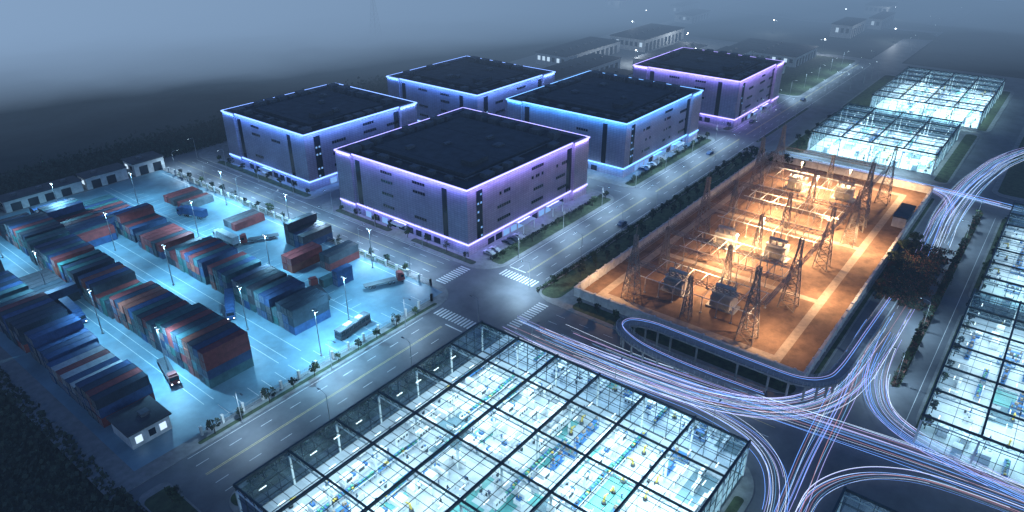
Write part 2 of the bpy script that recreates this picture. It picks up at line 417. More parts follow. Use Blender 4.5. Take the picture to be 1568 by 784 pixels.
for k in range(22): tr(U(212,262),U(24.5,28.5),True)
for k in range(20): tr(U(300,312),U(80,108))
for k in range(16): tr(U(330,408),U(90,95))
for x in range(156,300,7): tr(x,3)
for k in range(18): tr(U(34,39.5),U(64,122))
def shrubs(name,n,f,s0,s1,mats):
    b=MB()
    for k in range(n):
        p=Vector(f()); s=U(s0,s1); u=Vector((random.gauss(0,1),random.gauss(0,1),random.gauss(0,1))).normalized(); v=u.orthogonal().normalized()
        b.add([tuple(p-u*s-v*s*.5),tuple(p+u*s-v*s*.6),tuple(p+u*s*.8+v*s),tuple(p-u*s*.7+v*s*.8)],[(0,1,2,3)],random.choice(mats))
    b.obj(name)
def fh(x0,y0,x1,y1,h):
    return lambda:(U(x0,x1),U(y0,y1),.13+U(0,h))
shrubs('hedge',5000,fh(150,108.7,309,109.7,.9),.12,.25,['leaf','leafd'])
shrubs('hedge',2500,fh(157,133,226,134,.9),.12,.25,['leaf','leafd'])
shrubs('hedge',3000,fh(50,109.5,112,110.2,.8),.12,.25,['leaf','leafd'])
shrubs('hedge',2500,fh(243,131.5,320,132.5,.8),.12,.25,['leafd'])
shrubs('hedge',4500,fh(168,11.5,300,13.1,1.1),.12,.3,['leafd','leafr'])
def planted():
    x=U(210,258); e=2.2*math.sin(x*.7)+1.2*math.sin(x*1.9); return (x,U(15+e*.5,27.5+e*.3),.13+U(0,1.1))
shrubs('hedge',9000,planted,.12,.32,['leafd','leafd','leafr'])
def wild():
    x=U(-10,33); yv=U(60,300); return (x,yv,hgt(x,yv)+abs(random.gauss(0,1.0)))
shrubs('wild_shrubs',26000,wild,.2,.7,['leafd'])
def wild2():
    yv=U(312,345); x=U(30,300); return (x,yv,hgt(x,yv)+abs(random.gauss(0,2)))
shrubs('wild_shrubs',14000,wild2,.3,.9,['leafd'])

# ---------------------------------------------------------------- big buildings
FA=facade('metal_cladding',(.32,.33,.44)); FB=facade('metal_cladding_neon_tint',(.43,.35,.43)); FC=facade('metal_cladding_rose',(.57,.44,.51))
def building(x0,y0,x1,y1,h,neon,seed,wing=True):
    random.seed(seed)
    e=empty('industrial_building'); w=MB(); NM=NEON[neon]
    w.box(x0,y0,0,x1,y1,h-1.0,FA); w.I[2]=w.mi(FB)  # -y face: pink tint of the neon put into its base colour
    t=.5
    w.box(x0,y0,h-.998,x1,y0+t,h,FA);w.box(x0,y1-t,h-.998,x1,y1,h,FA);w.box(x0,y0+t,h-.998,x0+t,y1-t,h,FA);w.box(x1-t,y0+t,h-.998,x1,y1-t,h,FA)
    w.box(x1-9,y0-1.2,0,x1+.6,y0-.002,h-.3,FC)
    w.box(x0-.8,y1-8,0,x0-.002,y1+.5,h-.3,FA)
    w.obj('walls',e)
    r=MB(); r.rect(x0+t,y0+t,x1-t,y1-t,h-.99,'roofd')
    r.box(x0+9,y0+8,h-.985,x1-12,y1-10,h+.5,'roofr')
    xx=x0+12
    while xx<x1-14: r.box(xx,y0+8.5,h+.502,xx+.12,y1-10.5,h+.56,'roofd'); xx+=15
    for k in range(4):
        X=U(x0+11,x1-20);Y=U(y0+10,y1-16); r.cb(X,Y,h+.57,U(1.5,4),U(1.5,3),U(.6,1.4),'hvac')
    yy=y0+10
    for k in range(7):
        r.cb(x1-7,yy,h-.985,4.5,U(3,5.5),U(2.2,3.2),'hvac'); yy+=6.5+U(0,2)
        if yy>y1-6: break
    xx=x0+4
    while xx<x1-12:
        if R()<.75: r.cb(xx,y0+4,h-.985,U(2,4.5),U(2,3.5),U(1,2.2),'hvac')
        if R()<.6: r.cb(xx,y1-5,h-.985,U(3,4.5),U(3,4.5),U(1.5,2.6),'hvac')
        xx+=5.5
    for k in range(6):
        yy=y0+12+k*8
        if yy<y1-6: r.cb(x0+4.5,yy,h-.985,U(1.5,3.4),U(1.5,4),U(.9,2),'hvac')
    r.beam((x0+7.3,y0+6,h-.5),(x0+7.3,y1-8,h-.5),.35,'hvac');r.beam((x0+7,y0+6.8,h-.1),(x1-10,y0+6.8,h-.1),.35,'hvac')
    r.cb(x0+20,y0+14,h+.57,9,5,1.6,'roofr')
    r.obj('roof',e)
    d=MB()
    def wx(a,b,z0,z1,m='dark',o=0): d.box(a,y0-.06-o,z0,b,y0-.003-o,z1,m)
    def wy(a,b,z0,z1,m='dark',o=0): d.box(x0-.06-o,a,z0,x0-.003-o,b,z1,m)
    L=x1-x0;W=y1-y0
    wx(x0+4.5,x0+7.5,4.6,h-2); wx(x1-12.5,x1-9.5,4.6,h-2)
    wy(y0+9,y0+11.2,4.6,h-2); wy(y1-12,y1-9.5,4.6,h-2)
    for q in (x0+4.9,x0+6.4): 
        for zz in range(5,21,3): 
            if R()<.3: d.box(q,y0-.1,zz,q+.8,y0-.063,zz+.7,'winlit')
    for i,zz in enumerate((7.2,12,16.8,20.2)):
        for a in (.22,.5,.72):
            if i==3 and a!=.5: continue
            s=x0+L*a; k=0
            while k<6:
                if R()<.85: wx(s+k*1.2,s+k*1.2+1.0,zz,zz+1.1)
                k+=1
        for a in (.3,.55):
            if R()<.8:
                s=y0+W*a; 
                for k in range(5): wy(s+k*1.2,s+k*1.2+1,zz,zz+1.0)
    xx=x0+10
    while xx<x1-14:
        wx(xx,xx+3.4,.4,2.7,'winlit' if R()<.6 else 'dark'); xx+=4.2
    yy=y0+13
    while yy<y1-14:
        wy(yy,yy+3,.4,2.7,'winlit' if R()<.3 else 'dark'); yy+=4.4
    for a in (.36,.62):
        s=x0+L*a; d.box(s,y0-4,3.4,s+7,y0-.31,3.8,'wsteel'); d.box(s+.3,y0-3.8,3.3,s+6.7,y0-.4,3.38,'winlit2')
        for q in (s+.3,s+6.5): d.cb(q,y0-3.7,.13,.25,.25,3.2,'wsteel')
    s=y0+W*.45; d.box(x0-3.2,s,3.4,x0-.31,s+6,3.8,'wsteel'); d.box(x0-3,s+.3,3.3,x0-.4,s+5.7,3.38,'winlit2')
    d.obj('windows_and_doors',e)
    nn=MB(); s=.55; zt=h-.6
    def ring(zb,zc,segs):
        for a in segs: nn.box(*a[:2],zb,*a[2:],zc,NM)
    ring(zt,zt+s,[(x0-.25,y0-.25,x1-9.2,y0-.01),(x1-9.2,y0-1.45,x1+.85,y0-1.21),(x0-.25,y0-.005,x0-.01,y1-8.2),(x0-1.05,y1-8.2,x0-.81,y1+.7),(x1+.605,y0-1.2,x1+.83,y1+.3),(x0-.8,y1+.505,x1+.6,y1+.7)])
    ring(3.9,3.9+s,[(x0-.25,y0-.3,x1-9.2,y0-.07),(x1-9.2,y0-1.5,x1+.85,y0-1.21),(x0-.3,y0-.06,x0-.07,y1-8.2),(x0-1.05,y1-8.2,x0-.81,y1+.5)])
    nn.obj('neon_outline',e)
    c=NC[neon]
    for zz,pw in ((h-.7,4800),(3.8,2200)):
        l=light('AREA','led_strip',(x0+L/2,y0-1.55,zz),pw,c,L,None,(math.radians(30),0,0),.25); l.parent=e
        l=light('AREA','led_strip',(x0-1.15,y0+W/2,zz),pw*.9,c,W,None,(math.radians(30),0,math.radians(-90)),.25); l.parent=e
    return e
building(154.6,141,224,205,24,'violet',1)
building(157,228.5,217,284,24,'blue',2)
building(244,214,304,274,24,'blue',3)
building(248.5,137,317,199,24,'cyan',4)
building(345,128.5,403,188,24,'purple',5)
random.seed(5)
for a in ((345,214,395,232,7),(345,240,420,262,8),(400,270,470,296,8),(428,215,500,235,7),(428,150,480,172,6),(500,150,545,200,7),(480,255,545,285,9),(436,181,500,200,8),(330,288,360,308,6)): shed('factory_shed',*a)

# ---------------------------------------------------------------- glass halls
def mk_machines():
    L=[]
    b=MB(); b.box(-1.8,-1,0,1.8,1,1.1,'mwhite'); b.box(-1.7,-.9,1.102,.5,.9,2.2,'mwhite'); b.box(-1.2,-1.03,1.2,.2,-.902,1.9,'mdark'); b.box(.8,-.6,1.102,1.5,.5,1.7,'mblue'); b.cb(1.3,0,1.702,.1,.1,.8,'myel'); L.append(b.mesh('cnc_machine'))
    b=MB(); 
    for x in (-2.8,2.8,0):
        for yv in (-.5,.5): b.cb(x,yv,0,.1,.1,.848,'mdark')
    b.box(-3,-.6,.85,3,.6,.95,'mblue'); b.box(-3,-.7,.952,3,-.6,1.1,'mwhite')
    for k in range(6): b.cb(-2.5+k,U(-.2,.2),.955,.5,.5,U(.2,.5),random.choice(['mwhite','mdark','mgreen','myel']))
    L.append(b.mesh('conveyor'))
    b=MB(); b.box(-1,-.4,.75,1,.4,.82,'mwhite')
    for x in (-.9,.9):
        for yv in (-.3,.3): b.cb(x,yv,0,.06,.06,.748,'mdark')
    b.cb(-.3,.1,.822,.5,.2,.4,'mdark'); b.cb(.5,0,.822,.4,.4,.25,'mblue'); b.box(-1,.38,.824,1,.42,1.6,'mwhite'); b.cb(0,-.9,0,.45,.45,.5,'mdark'); b.cb(0,-1.1,.502,.45,.06,.45,'mdark'); L.append(b.mesh('workbench'))
    b=MB(); b.cyl(0,0,0,.5,.5,'mdark',10); b.beam((0,0,.5),(.3,0,1.7),.35,'myel'); b.beam((.3,0,1.7),(1.5,0,1.5),.25,'myel'); b.beam((1.5,0,1.5),(1.6,0,.9),.15,'mdark'); b.cyl(.3,0,1.5,1.9,.25,'myel',8); L.append(b.mesh('robot_arm'))
    b=MB()
    for k in range(4): b.cb(k*.85,0,0,.8,.7,2.1,'mwhite'); b.box(k*.85-.3,-.38,1.2,k*.85+.2,-.352,1.8,'mdark')
    L.append(b.mesh('control_cabinet'))
    b=MB()
    for zz in (.1,1.2,2.3): b.box(-1.9,-.48,zz,1.88,.48,zz+.08,'mblue')
    for x in (-2,1.9,): 
        for yv in (-.5,.42): b.box(x,yv,0,x+.08,yv+.08,3,'mblue')
    for k in range(9): b.cb(-1.6+.4*k,U(-.1,.1),.185+1.1*random.randrange(3),.36,.6,.6,random.choice(['mwhite','mgreen','subpath','mdark']))
    L.append(b.mesh('storage_rack'))
    return L
MC=mk_machines()
def worker():
    v=[(0,0,.95),(0,0,1.2),(0,0,1.42),(0,0,1.52),(0,.02,1.66),(-.2,0,1.4),(-.26,.05,1.12),(-.2,.28,1.05),(.2,0,1.4),(.26,.05,1.12),(.22,.25,1.0),(-.1,0,.9),(-.11,.03,.48),(-.12,0,.06),(-.12,.14,.04),(.1,0,.9),(.11,.03,.48),(.12,-.05,.06),(.12,.1,.04)]
    ed=[(0,1),(1,2),(2,3),(3,4),(2,5),(5,6),(6,7),(2,8),(8,9),(9,10),(0,11),(11,12),(12,13),(13,14),(0,15),(15,16),(16,17),(17,18)]
    rd=[.14,.14,.15,.055,.105,.07,.05,.035,.07,.05,.035,.1,.07,.045,.04,.1,.07,.045,.04]
    me=bpy.data.meshes.new('wk'); me.from_pydata(v,ed,[]); o=bpy.data.objects.new('wk',me); col.objects.link(o)
    md=o.modifiers.new('s','SKIN'); md.use_smooth_shade=True
    for i,sv in enumerate(me.skin_vertices[0].data): sv.radius=(rd[i],rd[i]); sv.use_root=(i==0)
    o.modifiers.new('ss','SUBSURF').levels=1
    dg=bpy.context.evaluated_depsgraph_get(); m2=bpy.data.meshes.new_from_object(o.evaluated_get(dg)); bpy.data.objects.remove(o)
    m2.materials.clear()
    for q in ('cloth','skin','mdark','mwhite'): m2.materials.append(M[q])
    for p in m2.polygons:
        c=p.center; p.material_index=1 if (c.z>1.5 and c.z<1.69) or (c.y>.2 and c.z>.9) else (3 if c.z>=1.69 else (2 if c.z<.9 else 0))
    m2.name='worker'; return m2
WK=worker()
def hall(x0,y0,x1,y1,h,power,detail=1,seed=0,fs=True):
    random.seed(seed); e=empty('glass_factory_hall')
    f=MB(); f.rect(x0+.2,y0+.2,x1-.2,y1-.2,.15,'floorw')
    for k in range(int(26*detail)):
        a=U(x0+3,x1-12);b=U(y0+3,y1-12); f.rect(a,b,min(a+U(3,12),x1-1),min(b+U(1,6),y1-1),.155+.003*k,'floorg' if R()<.6 else 'yard')
    f.obj('floor',e)
    s=MB(); dx=12.0; nx=max(1,round((x1-x0)/dx)); ny=max(1,round((y1-y0)/dx)); ax=(x1-x0)/nx; ay=(y1-y0)/ny
    for i in range(nx+1):
        x=x0+i*ax; s.box(x-.14,y0-.3,h+.02,x+.14,y1+.3,h+.5,'dsteel'); s.box(x-.12,y0+.2,h-1.3,x+.12,y1-.2,h-1.1,'wsteel')
        for j in range(int((y1-y0)/2.4)):
            q=y0+j*2.4; s.beam((x,q,h-1.2),(x,q+1.2,h-.1),.07,'wsteel'); s.beam((x,q+1.2,h-.1),(x,q+2.4,h-1.2),.07,'wsteel')
    for j in range(ny+1):
        q=y0+j*ay; s.box(x0-.3,q-.22,h+.03,x1+.3,q+.22,h+.7,'dsteel')
        for i in range(nx+1): s.box(x0+i*ax-.2,q-.2,.14,x0+i*ax+.2,q+.2,h-1.31,'wsteel')
    st=2.4 if detail>=1 else 3.6
    n=int((x1-x0)/st)
    for i in range(n+1): x=x0+i*(x1-x0)/n; s.box(x-.035,y0,h+.015,x+.035,y1,h+.12,'dsteel')
    n=int((y1-y0)/(st*1.5))
    for j in range(n+1): q=y0+j*(y1-y0)/n; s.box(x0,q-.045,h+.01,x1,q+.045,h+.15,'dsteel')
    for zz in (.2,3,6,h-.14):
        for (a,b,c,d2) in ((x0-.06,y0-.06,x1+.06,y0+.06),(x0-.06,y1-.06,x1+.06,y1+.06)): s.box(a,b,zz,c,d2,zz+.12,'dsteel')
        for (a,b,c,d2) in ((x0-.05,y0+.07,x0+.05,y1-.07),(x1-.05,y0+.07,x1+.05,y1-.07)): s.box(a,b,zz,c,d2,zz+.12,'dsteel')
    n=int((x1-x0)/3)
    for i in range(n+1):
        x=x0+i*(x1-x0)/n
        for q in (y0,y1): s.box(x-.05,q-.08,.14,x+.05,q+.08,h,'dsteel')
    n=int((y1-y0)/3)
    for i in range(n+1):
        q=y0+i*(y1-y0)/n
        for x in (x0,x1): s.box(x-.08,q-.05,.14,x+.08,q+.05,h,'dsteel')
    s.obj('steel_frame',e)
    gl=MB(); gl.rect(x0,y0,x1,y1,h+.004,'glass')
    for vs in ([(x0,y0,.2),(x1,y0,.2),(x1,y0,h),(x0,y0,h)],[(x0,y1,.2),(x1,y1,.2),(x1,y1,h),(x0,y1,h)],[(x0,y0,.2),(x0,y1,.2),(x0,y1,h),(x0,y0,h)],[(x1,y0,.2),(x1,y1,.2),(x1,y1,h),(x1,y0,h)]): gl.add(vs,[(0,1,2,3)],'glassw')
    gl.obj('glass_panels',e)
    c=MB(); q=y0+3
    while q<y1-2:
        x=x0+3
        while x<x1-3:
            if R()<.8: c.box(x,q,h-1.6,x+1.6,q+.2,h-1.5,'strip')
            x+=6
        q+=6
    c.obj('ceiling_lights',e)
    lx=(x1-x0)/2
    for i in (0,1):
        for j in (0,1):
            l=light('AREA','ceiling_lamp',(x0+lx*(i+.5),y0+(y1-y0)*(j+.5)/2,h-1.7),power/4*U(.75,1.25),(.72,.93,1),lx*.8,None,(0,0,0),(y1-y0)*.4); l.parent=e
    q=y0+3
    while q<y1-3:
        x=x0+3; kind=random.randrange(len(MC))
        while x<x1-4:
            if R()<.25: kind=random.randrange(len(MC))
            if R()<.85*min(1,detail+.2): 
                m=MC[kind]; inst(m.name,m,(x+U(-.4,.4),q+U(-.5,.5),.24),random.choice([0,0,math.pi,math.pi/2 if kind!=1 else 0]),e)
            x+=U(3.4,5.5)
        q+=3.2 if detail>=1 else 4.2
    if detail>=1:
        for k in range(60): inst('worker',WK,(U(x0+3,x1-3),U(y0+3,y1-3),.24),U(0,6.28))
hall(44,30,116,102,9,52000,1,1)
hall(334,35,393,87,9,60000,.5,2); hall(420,30,505,82,9,100000,.5,3)
hall(149,-62,217,4,8,34000,.6,4); hall(228,-62,297,3,8,32000,.6,5); hall(46,-62,115,11,9,20000,.6,6)

# ---------------------------------------------------------------- substation
random.seed(21)
sb=MB(); sb.rect(155.6,31,310,98.6,.14,'subground')
z=.145
for a in ((160,38,303,40.4),(160,40.4,162.6,94),(162.6,91.6,303,94),(300.5,40.4,303,91.6),(196,40.4,198.4,91.6),(240,40.4,242.4,91.6)): sb.rect(*a,z,'subpath')
sb.obj('substation_ground')
w=MB()
for a in ((155,30.4,155.5,99),(155.5,98.6,310.1,99),(310.1,30.4,310.6,99),(155.5,30.4,310.1,30.9)):
    w.box(a[0],a[1],.13,a[2],a[3],3,'wallw')
w.box(154.88,30.28,3.002,155.62,99.12,3.15,'wallw');w.box(309.98,30.28,3.002,310.72,99.12,3.15,'wallw');w.box(155.621,98.48,3.002,309.979,99.12,3.15,'wallw');w.box(155.621,30.28,3.002,309.979,31.02,3.15,'wallw')
for k in range(31): w.cb(158+k*4.9,98.8,.13,.55,.75,3.3,'wallw'); w.cb(158+k*4.9,30.65,.13,.55,.85,3.3,'wallw')
for k in range(14): w.cb(155.25,33+k*4.9,.13,.85,.55,3.3,'wallw')
w.obj('perimeter_wall')
c=MB(); c.box(268,31.5,.14,282,36,4,'wallw'); c.box(267.6,31.2,4.002,282.4,36.3,4.4,'roofr')
for k in range(5): c.box(269+k*2.6,36.003,1.2,270.4+k*2.6,36.06,2.8,'dark')
c.obj('control_building')
def lattice(h,wb,wt):
    b=MB(); n=9
    def cr(i):
        t=i/n; hw=(wb+(wt-wb)*min(1,t*1.25))/2; zz=h*(1-(1-t)**1.15); return [(-hw,-hw,zz),(hw,-hw,zz),(hw,hw,zz),(-hw,hw,zz)]
    for i in range(n):
        A,B=cr(i),cr(i+1)
        for k in range(4):
            b.beam(A[k],B[k],.2,'rsteel'); b.beam(A[k],B[(k+1)%4],.11,'rsteel'); b.beam(A[(k+1)%4],B[k],.11,'rsteel'); b.beam(B[k],B[(k+1)%4],.11,'rsteel')
    b.beam((0,0,h),(0,0,h+3.5),.1,'rsteel')
    return b.mesh('lattice_tower')
LT=lattice(22,4.6,1.0); LS=lattice(13.5,2.6,.9)
big=[(165,85),(165,49),(189,46),(218,87),(220,46),(258,45),(265,46),(271,88),(289,44),(295,88),(243,44)]
for x,yv in big: inst('lattice_tower',LT,(x,yv,.14),0,None,U(.92,1.08))
for x,yv in ((165,67),(190,87),(190,66),(218,67),(243,86),(243,66),(271,66),(293,66)): inst('gantry_column',LS,(x,yv,.14))
def truss(b,p,q,w=1.0,m='rsteel'):
    p=Vector(p);q=Vector(q);d=q-p;n=max(2,int(d.length/1.6)); sd=d.cross(Vector((0,0,1))).normalized()*w/2; up=Vector((0,0,w))
    for o in (-sd,sd,-sd+up,sd+up): b.beam(p+o,q+o,.12,m)
    for k in range(n):
        a=p+d*k/n;c2=p+d*(k+1)/n
        b.beam(a-sd,c2-sd+up,.07,m);b.beam(a+sd,c2+sd+up,.07,m);b.beam(a-sd,c2+sd,.07,m);b.beam(a-sd+up,c2+sd+up,.07,m)
ga=MB()
for x in (165,190,218,243,271,293): truss(ga,(x,46.5,12),(x,87.5,12))
for x in (190,243,): truss(ga,(x,46.5,7),(x,87.5,7),.8)
for (a,b) in (((165,46),(293,46)),((165,87),(293,87))):
    truss(ga,(a[0],a[1],12.2),(b[0],b[1],12.2),.9)
ga.obj('gantry_beams')
wi=MB()
def cat(p,q,sag,r=.035,n=8):
    p=Vector(p);q=Vector(q); wi.tube([tuple(p+(q-p)*k/n-Vector((0,0,sag*4*(k/n)*(1-k/n)))) for k in range(n+1)],r,'steel',4)
for (xa,xb) in zip((165,190,218,243,271),(190,218,243,271,293)):
    for k in range(12): yv=49+k*3.3; cat((xa,yv,12),(xb,yv,12),1.3)
for x,yv in big: cat((x,yv,19.5),(x+24,yv+U(-1,1),19.5),1.5,.03)
wi.obj('power_lines')
def trafo():
    b=MB(); b.box(-3,-1.8,0,3,1.8,.3,'kerb'); b.box(-2.2,-1.2,.302,2.2,1.2,3.4,'trafo'); b.box(-2.35,-1.35,3.402,2.35,1.35,3.6,'trafo')
    for k in range(14): b.box(-2.1+k*.31,-2.3,.7,-2.0+k*.31,-1.22,3.1,'trafo'); b.box(-2.1+k*.31,1.22,.7,-2.0+k*.31,2.3,3.1,'trafo')
    b.tube([(-2,0,4.6),(2,0,4.6)],.45,'trafo',10)
    for x in (-1.5,1.5): b.cb(x,0,3.602,.15,.3,.8,'trafo')
    for x in (-1.5,0,1.5):
        for yv,hh in ((-.9,2.3),(.9,1.6)):
            b.beam((x,yv,3.5),(x,yv*1.5,3.6+hh),.16,'ceramic')
            for j in range(6): zc=3.8+j*hh/7; b.cyl(x,yv*(1+.5*(j+1)/7),zc,zc+.1,.22,'ceramic',8)
    return b.mesh('power_transformer')
TF=trafo()
for x,yv in ((282,75),(283,57),(215,77),(217,60),(177,76),(177,61)): inst('power_transformer',TF,(x,yv,.15),math.pi/2,None,1.45)
def insul(h):
    b=MB(); b.cb(0,0,0,.6,.6,.2,'kerb'); b.cyl(0,0,.2,h*.55,.12,'steel',6)
    for j in range(6): zc=h*.55+j*h*.075; b.cyl(0,0,zc,zc+h*.04,.22,'ceramic',8,.14)
    b.cb(0,0,h,.5,.5,.12,'steel'); return b.mesh('post_insulator')
IN=insul(5)
bb=MB()
for xb in (170,184,196,203,210,226,236,250,257,264,276,288):
    for k in range(8):
        yv=51+k*4.6
        if R()<.85: inst('post_insulator',IN,(xb,yv,.15),0,None,1.0)
    bb.tube([(xb,50,5.3),(xb,85,5.3)],.11,'wsteel',6)
for k in range(8):
    yv=51+k*4.6
    for (a,b) in ((170,184),(196,210),(226,236),(250,264),(276,288)): bb.tube([(a,yv,5.3),(b,yv,5.3)],.09,'wsteel',5)
    bb.tube([(196,yv,5.3),(193,yv,11.8)],.05,'wsteel',4);bb.tube([(236,yv,5.3),(243,yv,11.8)],.05,'wsteel',4);bb.tube([(264,yv,5.3),(270,yv,11.8)],.05,'wsteel',4)
bb.obj('busbars')
for x,yv,pw in ((206,70,100000),(224,68,100000),(222,54,45000),(275,66,110000),(287,76,90000),(290,58,80000),(250,72,70000),(184,70,28000),(246,52,60000),(200,40,28000),(170,45,18000),(300,42,34000),(240,38,34000),(165,92,12000)):
    light('SPOT','floodlight',(x,yv,9.5),pw,(1,.6,.31),.35,162)
fl=MB()
for x,yv in ((206,70),(224,68),(275,66),(287,76),(290,58)): fl.cyl(x,yv,.14,9.6,.1,'steel',6); fl.cb(x,yv,9.62,1.0,.5,.35,'lampo')
fl.obj('floodlight_posts')

# ---------------------------------------------------------------- elevated ramp
ep=spline([(143.5,36,.6),(141.5,50,1.6),(139,60,3.6),(138.2,68,5.2),(140.6,74,6),(144.8,74,6),(147,68.5,6),(147.2,60,6),(147,40,6),(147.5,30,6),(151,25,6),(158,23.2,6),(180,22.6,5.5),(205,22.4,3.5)],8)
el=MB(); W=1.7
L_=[]
for i,p in enumerate(ep):
    d=(ep[min(i+1,len(ep)-1)]-ep[max(i-1,0)]); d.z=0; d.normalize(); sdv=Vector((-d.y,d.x,0)); L_.append((p+sdv*W,p-sdv*W))
for i in range(len(ep)-1):
    a,b=L_[i];c,d=L_[i+1]; q=Vector((0,0,.5))
    el.add([tuple(v) for v in (a,b,d,c,a-q,b-q,d-q,c-q)],[(0,1,2,3),(7,6,5,4),(0,3,7,4),(1,5,6,2)],'pave')
for sgn in (0,1):
    for zz in (.35,.7,1.05): el.tube([tuple(l[sgn]+Vector((0,0,zz))) for l in L_],.05,'steel',4)
    for l in L_[::1]: el.cb(l[sgn].x,l[sgn].y,l[sgn].z,.08,.08,1.1,'steel')
for i in range(6,len(ep)-1,4):
    p=ep[i]
    if p.z>2: el.cyl(p.x,p.y,0,p.z-.99,.3,'pave',10); el.cb(p.x,p.y,p.z-1.0,2.2,2.2,.49,'pave')
el.obj('elevated_ramp')

# ---------------------------------------------------------------- light trails
random.seed(33)
tl=MB()
def trail(path,n,width,z0=.7,r0=.02,r1=.048):
    P=spline([(p[0],p[1],(p[2] if len(p)>2 else 0)) for p in path],12)
    for k in range(n):
        off=U(-width/2,width/2); a=int(U(0,len(P)*.3)); b=int(len(P)*U(.7,1)); zz=z0+U(-.3,.6); ph=U(0,6)
        pts=[]
        for i in range(a,b):
            d=(P[min(i+1,len(P)-1)]-P[max(i-1,0)]); d.z=0; d.normalize()
            o=off+.35*math.sin(i*.12+ph); pts.append((P[i].x-d.y*o,P[i].y+d.x*o,P[i].z+zz))
        if len(pts)>3: tl.tube(pts,U(r0,r1),random.choice([TR[0],TR[0],TR[1],TR[1],TR[3],TR[3],TR[2],TR[4],TR[4],TR[0]]),4)
trail([(131,106),(130.5,88),(132,60),(135,44),(143,30),(158,22.5),(185,20.5),(212,20)],34,9)
trail([(128,98),(128,80),(129,60),(130,45),(127,32),(118,24),(100,20.5),(60,20)],12,5)
trail([(136,96),(136,70),(138,48),(141,25),(144,0),(146,-30),(147,-60)],18,8)
trail([(212,18),(180,17.5),(162,15),(152,8),(147,-8),(145,-30),(145,-60)],20,6)
trail([(212,23),(180,23),(155,21),(130,20),(100,18),(60,18)],12,6)
trail([(60,16),(105,16),(122,15),(134,6),(139,-10),(140,-50)],10,4)
trail([(248,20),(270,21),(291,21.5),(325,20),(350,17),(372,13),(400,3),(430,-15)],40,10)
trail([(318,99),(318,70),(318,45),(316,20),(313,0),(308,-30)],18,6)
trail([(270,20),(300,22),(314,30),(318,50),(318,90)],14,4)
tl.tube([(p.x,p.y,p.z+.7) for p in ep],.05,TR[1],4); tl.tube([(p.x+.6,p.y+.5,p.z+.7) for p in ep],.05,TR[3],4)
tl.obj('light_trails')
# ---------------------------------------------------------------- street lamps
def lamp(h=9,arm=2.2):
    b=MB(); b.cyl(0,0,0,.4,.18,'steel',8); b.cyl(0,0,.4,h,.1,'steel',8,.06); b.tube([(0,0,h),(0,arm*.5,h+.45),(0,arm,h+.5)],.05,'steel',6)
    b.box(-.16,arm-.1,h+.42,.16,arm+.7,h+.56,'hvac'); b.box(-.12,arm,h+.39,.12,arm+.6,h+.418,'lampw'); return b.mesh('street_lamp')
LM=lamp()
def lampat(x,yv,rz,lit=0):
    inst('street_lamp',LM,(x,yv,.13),rz)
    if lit:
        dx,dy=-math.sin(rz)*2.5,math.cos(rz)*2.5; light('SPOT','street_light',(x+dx,yv+dy,9.4),lit,(.5,.76,1),.2,162)
for i,x in enumerate(range(60,540,26)):
    if not 126<x<150:
        lampat(x,127.1,math.pi,0 if 335<x<412 else (8000 if x<120 else 13000)); lampat(x+12,110.2,0,0)
for i,yv in enumerate(range(148,300,24)): lampat(134.2,yv,-math.pi/2,12000); lampat(149.8,yv+10,math.pi/2,0)
lampat(150.5,112.5,math.radians(45),17000)
for yv in (40,65,90): lampat(122.5-.6,yv,-math.pi/2,3000)
for x in (170,200,265,290): lampat(x,12.3,0,9000)
for yv in (150,180,200): lampat(239.8,yv,math.pi/2,10000)
for yv in (50,85): lampat(324.5,yv,math.pi/2,16000)
for k in range(16): x=U(430,900); lampat(x,U(95,112),0)
fx=MB()
for x,yv in ((560,150),(620,210),(720,180),(800,300),(700,380),(640,120),(900,260),(520,240),(470,210),(440,240),(540,300),(600,320),(780,420),(860,470)):
    lampat(x,yv,U(0,6)); fx.cyl(x,yv,9.75,10.3,.45,'lampb',10,.3)
    if x<650: light('POINT','street_light',(x,yv,11.2),16000,(.8,.9,1),.4)
fx.obj('floodlight_heads')
random.seed(77)
for k in range(26):
    x=U(570,1000);yv=U(60,560);a=U(18,45);b=U(10,22)
    if 90<yv<125 or abs(yv-118)<b: yv+=45
    shed('distant_building',x,yv,x+a,yv+b,U(6,12))
    if k%2==0: light('POINT','street_light',(x-5,yv-6,10),15000,(.8,.9,1),.4); lampat(x-5,yv-6,U(0,6))
fr=MB()
for (p,q,wd_) in (((560,300),(1100,300),9),((700,100),(700,620),9)):
    d=Vector((q[0]-p[0],q[1]-p[1],0)); L0=d.length; d.normalize(); sd=Vector((-d.y,d.x,0))*wd_/2; nseg=int(L0/12)
    for k in range(nseg):
        a=Vector((p[0],p[1],0))+d*L0*k/nseg; b=Vector((p[0],p[1],0))+d*L0*(k+1)/nseg
        fr.add([(v.x,v.y,hgt(v.x,v.y)+.7) for v in (a+sd,a-sd,b-sd,b+sd)],[(0,1,2,3)],'pave')
fr.obj('distant_road')
